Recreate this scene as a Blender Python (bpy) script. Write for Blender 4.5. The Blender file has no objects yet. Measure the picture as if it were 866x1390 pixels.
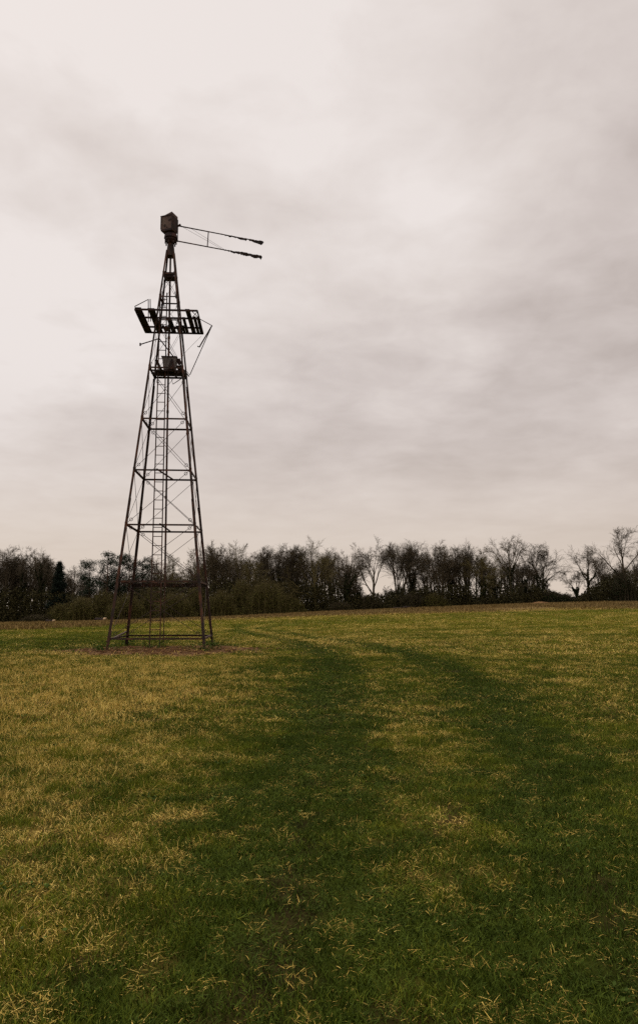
import bpy, math, random
import numpy as np
from mathutils import Vector, Matrix

R = math.radians
scene = bpy.context.scene
COL = scene.collection

# ------------------------------------------------------------------ camera
EYE = 1.55
FOC = 1000.0                       # focal length in photo pixels (photo 866 x 1390)
PITCH = math.atan(133 / 1000)
cam_d = bpy.data.cameras.new('camera')
cam = bpy.data.objects.new('camera', cam_d)
COL.objects.link(cam)
cam.location = (0, 0, EYE)
cam.rotation_euler = (math.pi / 2 + PITCH, 0, 0)
cam_d.sensor_fit = 'VERTICAL'
cam_d.sensor_height = 36
cam_d.lens = 36 * FOC / 1390
cam_d.clip_start = 0.1
cam_d.clip_end = 20000
scene.camera = cam

def tan_at(v):
    return math.tan(PITCH + math.atan((695 - v) / FOC))
def at(u, v, Y):
    """a point of the place seen in the photograph at (u, v), standing Y metres ahead"""
    z = EYE + Y * tan_at(v)
    d = Y * math.cos(PITCH) + (z - EYE) * math.sin(PITCH)
    return Vector(((u - 433) / FOC * d, Y, z))
def floor_at(u, v):
    """walk out along a view direction until the terrain is met"""
    Y = 2.0
    while Y < 400:
        p = at(u, v, Y)
        if p.z <= float(terrain(np.array([p.x]), np.array([Y]))[0]): return (p.x, Y)
        Y += 0.02 + Y * .003
    return (p.x, Y)

# ------------------------------------------------------------------ noise
def _hash(ix, iy, seed):
    n = (ix * 374761393 + iy * 668265263 + seed * 982451653) & 0xffffffff
    n = ((n ^ (n >> 13)) * 1274126177) & 0xffffffff
    n = n ^ (n >> 16)
    return (n & 0xffff) / 65535.0
def vnoise(x, y, s, seed=0):
    x = np.asarray(x, float) / s + 1000.0; y = np.asarray(y, float) / s + 1000.0
    ix = np.floor(x).astype(np.int64); iy = np.floor(y).astype(np.int64)
    fx = x - ix; fy = y - iy
    fx = fx * fx * (3 - 2 * fx); fy = fy * fy * (3 - 2 * fy)
    a = _hash(ix, iy, seed); b = _hash(ix + 1, iy, seed)
    c = _hash(ix, iy + 1, seed); d = _hash(ix + 1, iy + 1, seed)
    return (a * (1 - fx) + b * fx) * (1 - fy) + (c * (1 - fx) + d * fx) * fy
def fbm(x, y, s, seed=0, octv=4):
    t = 0; amp = .5; tot = 0
    for k in range(octv):
        t = t + amp * vnoise(x, y, s / 2 ** k, seed + k * 17); tot += amp; amp *= .55
    return t / tot
def sstep(a, b, x):
    t = np.clip((x - a) / (b - a), 0, 1)
    return t * t * (3 - 2 * t)

TWR = (-6.38, 30.7)                # foot of the tower axis
YEDGE = 150.0                      # where the wood starts
def terrain(x, y):
    x = np.asarray(x, float); y = np.asarray(y, float)
    S = sstep(22, 150, y)
    side = 60 * np.tanh(x / 60 * 1.15) * .041
    z = S * (1.05 + side)
    z = z + .05 * (fbm(x, y, 6, 3) - .5) * sstep(2, 10, np.abs(y)) * (1 - sstep(40, 90, y)) * 1.2
    dx = (x - TWR[0] - .3) / 3.6; dy = (y - TWR[1] + 1.6) / 3.0
    r = np.sqrt(dx * dx + dy * dy)
    z = z + (1 - sstep(.55, 1.25, r)) * (-.03 + .09 * fbm(x, y, .8, 9))
    return z
def tz(x, y): return float(terrain(np.array([x]), np.array([y]))[0])

# ------------------------------------------------------------------ wheel tracks and grass masks
L_TRACK = [(330, 1390), (380, 1300), (405, 1150), (430, 1050), (440, 980), (452, 930), (455, 900), (430, 880), (385, 868),
           (335, 860), (318, 854), (335, 848.5), (380, 844.5), (450, 841), (560, 837), (700, 832), (900, 825)]
R_TRACK = [(900, 1390), (860, 1300), (790, 1150), (725, 1050), (690, 980), (650, 930), (610, 905), (540, 885), (470, 871),
           (400, 862), (362, 856), (352, 852.5), (400, 847.5), (480, 843), (600, 839), (740, 833.5), (900, 828.5)]
def smooth_poly(pts, it=3):
    for _ in range(it):
        q = [pts[0]]
        for a, b in zip(pts[:-1], pts[1:]):
            q.append((a[0] * .75 + b[0] * .25, a[1] * .75 + b[1] * .25)); q.append((a[0] * .25 + b[0] * .75, a[1] * .25 + b[1] * .75))
        q.append(pts[-1]); pts = q
    return np.array(pts)
LT = smooth_poly([floor_at(*p) for p in L_TRACK])
RT = smooth_poly([floor_at(*p) for p in R_TRACK])
def dist_poly(x, y, P):
    x = np.asarray(x, float); y = np.asarray(y, float)
    best = np.full(x.shape, 1e9)
    for a, b in zip(P[:-1], P[1:]):
        d = b - a; L = max(1e-9, d @ d)
        t = np.clip(((x - a[0]) * d[0] + (y - a[1]) * d[1]) / L, 0, 1)
        best = np.minimum(best, (x - a[0] - t * d[0]) ** 2 + (y - a[1] - t * d[1]) ** 2)
    return np.sqrt(best)
def margin_edge(x, y):
    b = x / np.maximum(y, 1)
    return np.interp(b, [-.53, -.38, -.30, -.23, -.14, 0, .27, .42, .8], [50, 56, 64, 74, 87, 96, 93, 94, 96]) + 7 * (fbm(x, y, 6, 14) - .5)
def masks(x, y):
    """dry: 0 green .. 1 straw; mud: bare soil; rough: brown margin under the wood"""
    x = np.asarray(x, float); y = np.asarray(y, float)
    dl = dist_poly(x, y, LT); dr = dist_poly(x, y, RT)
    wob = (fbm(x, y, 1.6, 31) - .5) * 1.2 + (fbm(x, y, .35, 32) - .5) * 1.5
    w = .64
    tr = np.maximum(1 - sstep(w * .6, w * 1.35, dl + wob), 1 - sstep(w * .6, w * 1.35, dr + wob))
    # the strip between the tracks and the near right are also mostly green
    near = 1 - sstep(12, 34, y)
    between = 1 - sstep(.9, 1.9, (dl + dr) * .5 + wob * .5)
    n = fbm(x, y, 1.1, 5); n2 = fbm(x, y, 9, 8); n3 = fbm(x, y, .32, 12)
    dry = .60 + .9 * (n - .5) + .65 * (n2 - .5) + .85 * (n3 - .5)
    lx = sstep(.2, 3.2, -(x - (-.25 - .02 * y)))             # straw on the left of the tracks
    rx = sstep(.8, 4.0, x - (1.5 + .06 * y))                 # and further out on the right
    dry = dry + .52 * lx * near - .16 * near * (1 - lx) * (1 - rx * .9)
    dry = dry - .22 * (1 - sstep(2.2, 5.0, y)) * sstep(-3, 0, x)
    dry = dry - .66 * tr + .34 * between * (1 - tr) * (.4 + n)
    dry = dry - .42 * sstep(25, 33, y + 3 * (n2 - .5)) * sstep(.20, .30, -x / np.maximum(y, 1)) * (1 - sstep(1.2, 3, -x / np.maximum(y, 1)))          # far left is fresh green
    dry = dry + .10 * sstep(60, 100, y) * (1 - tr) - .10 * sstep(30, 60, y) * sstep(-10, 10, x) + sstep(14, 40, y) * 1.1 * (fbm(x * .55, y, 3.2, 101) - .5)
    dry = dry + .30 * sstep(.3, 2.2, -x) * (1 - sstep(4.5, 9, y))
    mud = sstep(.42, .66, fbm(x, y * .5, .45, 44)) * .7 * np.maximum(1 - sstep(.0, .30, dl + (fbm(x, y, .8, 45) - .5) * .5), 1 - sstep(0, .34, dr + (fbm(x, y, .8, 46) - .5) * .5)) * (1 - sstep(30, 60, y))
    mud = np.maximum(mud, sstep(.66, .80, fbm(x, y, .5, 71)) * .6 * near)
    dx = (x - TWR[0] - .6) / 4.6; dy = (y - TWR[1] + 1.8) / 4.1
    rr = np.sqrt(dx * dx + dy * dy) + (fbm(x, y, 1.5, 61) - .5) * .7
    mound = 1 - sstep(.8, .98, rr)
    rough = sstep(0, 4, y - margin_edge(x, y)) * (y > 30)
    # two old streaks of stubble left in the near left
    return np.clip(dry, 0, 1), np.clip(mud, 0, 1), mound, rough, tr

# ------------------------------------------------------------------ helpers for things
def tag(o, label=None, cat=None, group=None, kind=None):
    if label: o['label'] = label
    if cat: o['category'] = cat
    if group: o['group'] = group
    if kind: o['kind'] = kind
    return o
def empty(name, loc=(0, 0, 0), rz=0):
    o = bpy.data.objects.new(name, None); COL.objects.link(o)
    o.location = loc; o.rotation_euler = (0, 0, rz); o.empty_display_size = .2
    return o
def mesh_from(name, V, F, smooth=False):
    me = bpy.data.meshes.new(name)
    V = np.asarray(V, np.float32)
    if isinstance(F, np.ndarray):
        k = F.shape[1]; nf = F.shape[0]
        me.vertices.add(len(V)); me.vertices.foreach_set('co', V.ravel())
        me.loops.add(nf * k); me.loops.foreach_set('vertex_index', F.astype(np.int32).ravel())
        me.polygons.add(nf)
        me.polygons.foreach_set('loop_start', np.arange(0, nf * k, k, dtype=np.int32))
        me.polygons.foreach_set('loop_total', np.full(nf, k, np.int32))
    else:
        me.from_pydata([tuple(map(float, v)) for v in V], [], F)
    me.update(calc_edges=True)
    if smooth: me.polygons.foreach_set('use_smooth', np.ones(len(me.polygons), bool))
    return me
def link(name, me, m, parent=None, loc=None):
    o = bpy.data.objects.new(name, me); COL.objects.link(o)
    if m is not None and not me.materials: me.materials.append(m)
    if parent is not None: o.parent = parent
    if loc is not None: o.location = loc
    return o
class MB:
    def __init__(s): s.v = []; s.f = []
    def box(s, c, ax, ay, az):
        c = Vector(c); ax, ay, az = Vector(ax), Vector(ay), Vector(az); b = len(s.v)
        for k in (-1, 1):
            for j in (-1, 1):
                for i in (-1, 1): s.v.append(c + i * ax + j * ay + k * az)
        for q in ((0, 2, 3, 1), (4, 5, 7, 6), (0, 1, 5, 4), (2, 6, 7, 3), (0, 4, 6, 2), (1, 3, 7, 5)): s.f.append([b + i for i in q])
        return s
    def beam(s, a, b, w, h, up=(0, 0, 1)):
        a, b = Vector(a), Vector(b); d = (b - a).normalized(); side = d.cross(Vector(up))
        if side.length < 1e-3: side = d.cross(Vector((0, 1, 0)))
        side.normalize(); u = side.cross(d).normalized()
        return s.box((a + b) / 2, (b - a) / 2, side * w / 2, u * h / 2)
    def angle(s, a, b, n1, n2, w, t):
        """angle iron from a to b, heel on the line a-b, flanges along n1 and n2"""
        a, b = Vector(a), Vector(b); d = (b - a).normalized(); n1 = Vector(n1); n2 = Vector(n2)
        n1 = (n1 - d * n1.dot(d)).normalized(); n2 = (n2 - d * n2.dot(d) - n1 * n2.dot(n1)).normalized()
        prof = [(0, 0), (w, 0), (w, t), (t, t), (t, w), (0, w)]; base = len(s.v)
        for p in (a, b):
            for x, y in prof: s.v.append(p + n1 * x + n2 * y)
        for i in range(6):
            j = (i + 1) % 6; s.f.append([base + i, base + j, base + 6 + j, base + 6 + i])
        s.f.append([base + i for i in (3, 2, 1, 0)]); s.f.append([base + i for i in (5, 4, 3, 0)])
        s.f.append([base + 6 + i for i in (0, 1, 2, 3)]); s.f.append([base + 6 + i for i in (0, 3, 4, 5)])
        return s
    def tube(s, pts, r, n=6):
        pts = [Vector(p) for p in pts]
        rs = r if isinstance(r, (list, tuple)) else [r] * len(pts); base = len(s.v)
        for i, p in enumerate(pts):
            d = (pts[min(i + 1, len(pts) - 1)] - pts[max(i - 1, 0)]).normalized()
            a = d.cross(Vector((0, 0, 1)))
            if a.length < 1e-3: a = d.cross(Vector((0, 1, 0)))
            a.normalize(); b = d.cross(a)
            for k in range(n):
                t = 2 * math.pi * k / n; s.v.append(p + (a * math.cos(t) + b * math.sin(t)) * rs[i])
        for i in range(len(pts) - 1):
            for k in range(n):
                k2 = (k + 1) % n; s.f.append([base + i * n + k, base + i * n + k2, base + (i + 1) * n + k2, base + (i + 1) * n + k])
        s.f.append([base + k for k in range(n)][::-1]); s.f.append([base + (len(pts) - 1) * n + k for k in range(n)])
        return s
    def torus(s, c, nrm, Rr, r, n=12, m=5):
        c = Vector(c); nrm = Vector(nrm).normalized(); a = nrm.cross(Vector((.3, .2, 1))).normalized(); b = nrm.cross(a); base = len(s.v)
        for i in range(n):
            t = 2 * math.pi * i / n; e = a * math.cos(t) + b * math.sin(t)
            for j in range(m):
                q = 2 * math.pi * j / m; s.v.append(c + e * (Rr + r * math.cos(q)) + nrm * r * math.sin(q))
        for i in range(n):
            for j in range(m):
                i2 = (i + 1) % n; j2 = (j + 1) % m
                s.f.append([base + i * m + j, base + i2 * m + j, base + i2 * m + j2, base + i * m + j2])
        return s
    def hull(s, lo, hi):
        """a prism between two rings of equal length"""
        base = len(s.v); n = len(lo); s.v += [Vector(p) for p in lo] + [Vector(p) for p in hi]
        for i in range(n):
            j = (i + 1) % n; s.f.append([base + i, base + j, base + n + j, base + n + i])
        s.f.append([base + i for i in range(n)][::-1]); s.f.append([base + n + i for i in range(n)])
        return s
    def build(s, name, m, parent=None, org=None, smooth=False):
        """vertices are in place coordinates; org is the place position of the parent"""
        o = Vector(org) if org is not None else Vector((0, 0, 0))
        me = bpy.data.meshes.new(name); me.from_pydata([tuple(v - o) for v in s.v], [], s.f); me.update()
        if smooth: me.polygons.foreach_set('use_smooth', np.ones(len(me.polygons), bool))
        return link(name, me, m, parent)

# ------------------------------------------------------------------ materials
def newmat(name):
    m = bpy.data.materials.new(name); m.use_nodes = True; nt = m.node_tree
    b = nt.nodes['Principled BSDF']
    return m, nt, b
def nd(nt, t, **kw):
    n = nt.nodes.new(t)
    for k, v in kw.items(): setattr(n, k, v)
    return n
def ramp(nt, stops):
    r = nd(nt, 'ShaderNodeValToRGB'); e = r.color_ramp.elements
    while len(e) < len(stops): e.new(.5)
    for i, (p, c) in enumerate(stops): e[i].position = p; e[i].color = (*c, 1)
    return r
def noise_mat(name, stops, scale=4, rough=.8, detail=5, bump=0, metallic=0, bscale=None, spec=.3, stretch=None):
    m, nt, b = newmat(name)
    tc = nd(nt, 'ShaderNodeTexCoord'); n = nd(nt, 'ShaderNodeTexNoise'); n.inputs['Scale'].default_value = scale; n.inputs['Detail'].default_value = detail
    n.inputs['Roughness'].default_value = .65
    src = tc.outputs['Object']
    if stretch:
        mp = nd(nt, 'ShaderNodeMapping'); mp.inputs['Scale'].default_value = stretch; nt.links.new(src, mp.inputs[0]); src = mp.outputs[0]
    nt.links.new(src, n.inputs['Vector'])
    r = ramp(nt, stops); nt.links.new(n.outputs['Fac'], r.inputs[0]); nt.links.new(r.outputs[0], b.inputs['Base Color'])
    b.inputs['Roughness'].default_value = rough; b.inputs['Metallic'].default_value = metallic
    b.inputs['Specular IOR Level'].default_value = spec
    if bump:
        n2 = nd(nt, 'ShaderNodeTexNoise'); n2.inputs['Scale'].default_value = bscale or scale * 6; n2.inputs['Detail'].default_value = 4
        nt.links.new(src, n2.inputs['Vector'])
        bp = nd(nt, 'ShaderNodeBump'); bp.inputs['Strength'].default_value = bump; bp.inputs['Distance'].default_value = .02
        nt.links.new(n2.outputs['Fac'], bp.inputs['Height']); nt.links.new(bp.outputs[0], b.inputs['Normal'])
    return m
M_rust = noise_mat('rusty_iron', [(.30, (.014, .010, .009)), (.47, (.030, .017, .012)), (.60, (.075, .030, .016)), (.78, (.15, .058, .026))], scale=2.2, rough=.85, bump=.5, stretch=(2.5, 2.5, .8))
M_dark = noise_mat('dark_iron', [(.3, (.012, .009, .009)), (.55, (.03, .015, .013)), (.8, (.08, .03, .02))], scale=3, rough=.85)
M_hood = noise_mat('weathered_sheet_iron', [(.3, (.035, .022, .018)), (.5, (.085, .05, .038)), (.62, (.11, .075, .055)), (.8, (.05, .035, .03))], scale=2.5, rough=.75, bump=.4, bscale=5)
M_galv = noise_mat('grey_sheet_iron', [(.3, (.06, .05, .045)), (.6, (.14, .12, .11)), (.8, (.09, .05, .035))], scale=4, rough=.7)
M_board = noise_mat('old_dark_timber', [(.3, (.010, .008, .008)), (.7, (.035, .024, .02))], scale=3, rough=.9)
M_bark = noise_mat('grey_brown_bark', [(.3, (.045, .034, .020)), (.6, (.095, .075, .046)), (.8, (.15, .125, .08))], scale=1.5, rough=.95, spec=.1)
M_bark_ol = noise_mat('olive_brown_bark', [(.3, (.055, .043, .018)), (.6, (.11, .09, .036)), (.8, (.17, .14, .06))], scale=1.5, rough=.95, spec=.1)
M_bark_dk = noise_mat('dark_wet_bark', [(.3, (.036, .028, .018)), (.7, (.090, .072, .046))], scale=1.5, rough=.95, spec=.1)
M_pinebark = noise_mat('pine_bark', [(.3, (.03, .018, .012)), (.7, (.10, .05, .03))], scale=1.5, rough=.95, spec=.1)
M_log = noise_mat('dead_log_bark', [(.3, (.014, .010, .010)), (.7, (.04, .028, .024))], scale=2, rough=.95, spec=.1)
M_cut = noise_mat('pale_cut_wood', [(.3, (.30, .21, .12)), (.7, (.42, .31, .20))], scale=3, rough=.9, spec=.1)
M_bank = noise_mat('orange_soil', [(.3, (.07, .040, .018)), (.55, (.16, .085, .035)), (.75, (.08, .07, .025))], scale=1.2, rough=.95, spec=.1)
M_stone = noise_mat('flint_and_rubble', [(.3, (.06, .030, .012)), (.6, (.12, .062, .028)), (.85, (.34, .24, .14))], scale=.9, rough=.95, spec=.04, detail=2)

def leaf_mat(name, lo, hi, transl=.12):
    m, nt, b = newmat(name)
    g = nd(nt, 'ShaderNodeNewGeometry'); r = ramp(nt, [(0, lo), (1, hi)])
    nt.links.new(g.outputs['Random Per Island'], r.inputs[0]); nt.links.new(r.outputs[0], b.inputs['Base Color'])
    b.inputs['Roughness'].default_value = .8; b.inputs['Specular IOR Level'].default_value = .06
    return m
M_ivy = leaf_mat('ivy_leaves', (.010, .014, .006), (.026, .032, .011))
M_needle = leaf_mat('pine_needles', (.010, .018, .012), (.030, .045, .024))
M_needle_dk = leaf_mat('spruce_needles', (.006, .010, .008), (.018, .026, .017))
M_shrub = leaf_mat('shrub_leaves', (.030, .032, .008), (.095, .085, .020))
M_under = leaf_mat('undergrowth_leaves', (.022, .021, .009), (.066, .056, .022))
M_brack = leaf_mat('dead_margin_stems', (.075, .05, .018), (.26, .175, .065))
M_weed = leaf_mat('weed_leaves', (.022, .038, .006), (.055, .082, .012))

def blade_mat(name, stops, var=.35):
    """blade colour from the tuft's own tint (instancer attribute) and each blade's own random value"""
    m, nt, b = newmat(name)
    at_ = nd(nt, 'ShaderNodeAttribute'); at_.attribute_type = 'INSTANCER'; at_.attribute_name = 'tint'
    g = nd(nt, 'ShaderNodeNewGeometry')
    mm = nd(nt, 'ShaderNodeMath', operation='MULTIPLY_ADD'); mm.inputs[1].default_value = var; nt.links.new(g.outputs['Random Per Island'], mm.inputs[0])
    m2 = nd(nt, 'ShaderNodeMath', operation='MULTIPLY'); m2.inputs[1].default_value = 1 - var; nt.links.new(at_.outputs['Fac'], m2.inputs[0])
    nt.links.new(m2.outputs[0], mm.inputs[2])
    r = ramp(nt, stops); nt.links.new(mm.outputs[0], r.inputs[0]); nt.links.new(r.outputs[0], b.inputs['Base Color'])
    b.inputs['Roughness'].default_value = .75; b.inputs['Specular IOR Level'].default_value = .08
    return m
M_green = blade_mat('green_grass_blades', [(0, (.021, .036, .003)), (.45, (.060, .085, .007)), (1, (.21, .205, .014))])
M_straw = blade_mat('dead_grass_blades', [(0, (.14, .095, .020)), (.5, (.43, .30, .062)), (1, (.80, .60, .19))], var=.55)

# ground
def ground_mat():
    m, nt, b = newmat('field_soil_and_thatch')
    at_ = nd(nt, 'ShaderNodeAttribute'); at_.attribute_type = 'GEOMETRY'; at_.attribute_name = 'soil'
    tc = nd(nt, 'ShaderNodeTexCoord')
    n1 = nd(nt, 'ShaderNodeTexNoise'); n1.inputs['Scale'].default_value = 3.5; n1.inputs['Detail'].default_value = 8; n1.inputs['Roughness'].default_value = .7
    nt.links.new(tc.outputs['Object'], n1.inputs['Vector'])
    r1 = ramp(nt, [(.32, (.35, .35, .35)), (.68, (1.65, 1.65, 1.65))]); nt.links.new(n1.outputs['Fac'], r1.inputs[0])
    mx = nd(nt, 'ShaderNodeMix', data_type='RGBA', blend_type='MULTIPLY'); mx.inputs[0].default_value = 1
    nt.links.new(at_.outputs['Color'], mx.inputs[6]); nt.links.new(r1.outputs[0], mx.inputs[7]); nt.links.new(mx.outputs[2], b.inputs['Base Color'])
    n2 = nd(nt, 'ShaderNodeTexNoise'); n2.inputs['Scale'].default_value = 22; n2.inputs['Detail'].default_value = 6
    nt.links.new(tc.outputs['Object'], n2.inputs['Vector'])
    bp = nd(nt, 'ShaderNodeBump'); bp.inputs['Strength'].default_value = .7; bp.inputs['Distance'].default_value = .04
    nt.links.new(n2.outputs['Fac'], bp.inputs['Height']); nt.links.new(bp.outputs[0], b.inputs['Normal'])
    b.inputs['Roughness'].default_value = 1; b.inputs['Specular IOR Level'].default_value = .02
    return m
def axis(n, c, k, ext):
    t = np.linspace(-1, 1, n); s = np.sinh(t * k) / math.sinh(k); return c + s * ext
gx = axis(641, 0, 8.6, 5000); gy = axis(761, 12, 8.6, 5000)
GX, GY = np.meshgrid(gx, gy); GZ = terrain(GX.ravel(), GY.ravel())
V = np.stack([GX.ravel(), GY.ravel(), GZ], 1)
nx, ny = len(gx), len(gy)
i = np.arange(nx - 1); j = np.arange(ny - 1); I, J = np.meshgrid(i, j); q = (J * nx + I).ravel()
F = np.stack([q, q + 1, q + nx + 1, q + nx], 1)
gme = mesh_from('field', V, F, smooth=True)
dry, mud, mound, rough, tr = masks(V[:, 0], V[:, 1])
c_green = np.array([.020, .026, .003]); c_dry = np.array([.13, .085, .022]); c_mud = np.array([.022, .013, .006])
c_mound = np.array([.085, .047, .022]); c_rough = np.array([.12, .08, .03]); c_wood = np.array([.03, .024, .014])
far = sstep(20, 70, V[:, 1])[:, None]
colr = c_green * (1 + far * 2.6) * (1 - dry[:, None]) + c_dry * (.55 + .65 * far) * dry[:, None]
colr = colr * (1 - mud[:, None]) + c_mud * mud[:, None]
rg = rough[:, None]; rv = sstep(.4, .62, fbm(V[:, 0] * .35, V[:, 1], 5, 131))[:, None]; colr = colr * (1 - rg) + (c_rough * (1 - rv) + np.array([.05, .052, .014]) * rv) * rg
md = mound[:, None]; colr = colr * (1 - md) + c_mound * md
wd = sstep(YEDGE - 3, YEDGE + 3, V[:, 1])[:, None]; colr = colr * (1 - wd) + c_wood * wd
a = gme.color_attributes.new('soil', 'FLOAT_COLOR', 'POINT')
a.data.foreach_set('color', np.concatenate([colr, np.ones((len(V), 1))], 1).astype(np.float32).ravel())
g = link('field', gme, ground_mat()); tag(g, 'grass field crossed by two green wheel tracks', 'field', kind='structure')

# ------------------------------------------------------------------ grass
HID = bpy.data.collections.new('grass_sources')
def tuft_mesh(rng, n, rad, hmin, hmax, wid, lean, curl, segs=2, flat=.0):
    Vs = []; Fs = []
    for _ in range(n):
        a = rng.uniform(0, 6.283); r = rad * math.sqrt(rng.random()); x, y = r * math.cos(a), r * math.sin(a)
        h = rng.uniform(hmin, hmax) * (1 - .35 * (r / rad)); w = wid * rng.uniform(.6, 1.2) / 2
        d = rng.uniform(0, 6.283); le = abs(rng.gauss(0, lean)) + .1
        if rng.random() < flat: le = rng.uniform(1.2, 1.5)
        az = rng.uniform(0, 6.283); wx, wy = math.cos(az) * w, math.sin(az) * w
        b = len(Vs); px, py, pz = x, y, -.01; ang = le
        L = h / segs
        for s in range(segs + 1):
            k = 1 - (s / segs) ** 1.6 * .92
            Vs.append((px - wx * k, py - wy * k, pz)); Vs.append((px + wx * k, py + wy * k, pz))
            px += math.sin(ang) * math.cos(d) * L; py += math.sin(ang) * math.sin(d) * L; pz += max(math.cos(ang), -.15 if pz > .02 else .03) * L
            ang += curl * rng.uniform(.3, 1.3)
        for s in range(segs): Fs.append((b + 2 * s, b + 2 * s + 1, b + 2 * s + 3, b + 2 * s + 2))
    return mesh_from('tuft', np.array(Vs), np.array(Fs))
def sources(tagname, mat, n_var, **kw):
    c = bpy.data.collections.new('src_' + tagname)
    for k in range(n_var):
        me = tuft_mesh(random.Random(hash(tagname) % 1 + k * 7 + len(tagname)), **kw)
        me.materials.append(mat); o = bpy.data.objects.new('%s_%d' % (tagname, k), me); c.objects.link(o)
    return c
def scatter_tree(coll):
    ng = bpy.data.node_groups.new('scatter_grass', 'GeometryNodeTree')
    ng.interface.new_socket('Geometry', in_out='INPUT', socket_type='NodeSocketGeometry')
    ng.interface.new_socket('Geometry', in_out='OUTPUT', socket_type='NodeSocketGeometry')
    N = ng.nodes; Lk = ng.links
    gi = N.new('NodeGroupInput'); go = N.new('NodeGroupOutput')
    ci = N.new('GeometryNodeCollectionInfo'); ci.inputs['Collection'].default_value = coll
    ci.inputs['Separate Children'].default_value = True; ci.inputs['Reset Children'].default_value = True
    ip = N.new('GeometryNodeInstanceOnPoints'); ip.inputs['Pick Instance'].default_value = True
    def na(name, dt):
        n = N.new('GeometryNodeInputNamedAttribute'); n.data_type = dt; n.inputs['Name'].default_value = name
        return [s for s in n.outputs if s.enabled][0]
    Lk.new(gi.outputs[0], ip.inputs['Points']); Lk.new(ci.outputs[0], ip.inputs['Instance'])
    Lk.new(na('pick', 'INT'), ip.inputs['Instance Index'])
    Lk.new(na('rot', 'FLOAT_VECTOR'), ip.inputs['Rotation']); Lk.new(na('scl', 'FLOAT_VECTOR'), ip.inputs['Scale'])
    Lk.new(ip.outputs[0], go.inputs[0])
    return ng
def scatter(name, label, cat, coll, P, tint, scl, rng, tilt=.12):
    me = bpy.data.meshes.new(name); n = len(P); me.vertices.add(n); me.vertices.foreach_set('co', P.astype(np.float32).ravel())
    me.attributes.new('pick', 'INT', 'POINT').data.foreach_set('value', rng.integers(0, len(coll.objects), n).astype(np.int32))
    rot = np.stack([rng.normal(0, tilt, n), rng.normal(0, tilt, n), rng.uniform(0, 6.283, n)], 1)
    me.attributes.new('rot', 'FLOAT_VECTOR', 'POINT').data.foreach_set('vector', rot.astype(np.float32).ravel())
    me.attributes.new('scl', 'FLOAT_VECTOR', 'POINT').data.foreach_set('vector', scl.astype(np.float32).ravel())
    me.attributes.new('tint', 'FLOAT', 'POINT').data.foreach_set('value', tint.astype(np.float32))
    o = link(name, me, None); md = o.modifiers.new('scatter', 'NODES'); md.node_group = scatter_tree(coll)
    tag(o, label, cat, kind='stuff'); return o
def zone(rng, y0, y1, per_m2, margin=2.5, k=.47):
    area = (y1 - y0) * ((y0 + y1) * k + 2 * margin); n = int(area * per_m2)
    ys = y0 + (y1 - y0) * rng.random(n * 2); half = ys * k + margin; hm = y1 * k + margin
    keep = rng.random(n * 2) < half / hm; ys = ys[keep]; half = half[keep]
    xs = (rng.random(len(ys)) * 2 - 1) * half
    return xs, ys
rng = np.random.default_rng(7)
LODS = [  # y0, y1, green/m2, straw/m2, blade width, tuft radius, height factor
    (1.2, 10.5, 250, 270, .0055, .10, 1.0, 'near'),
    (10, 26, 60, 64, .009, .19, 1.15, 'middle'),
    (25.5, 62, 9, 15, .019, .42, 1.35, 'farther'),
    (61, 104, 2.4, 4.0, .045, .95, 1.4, 'far')]
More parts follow.
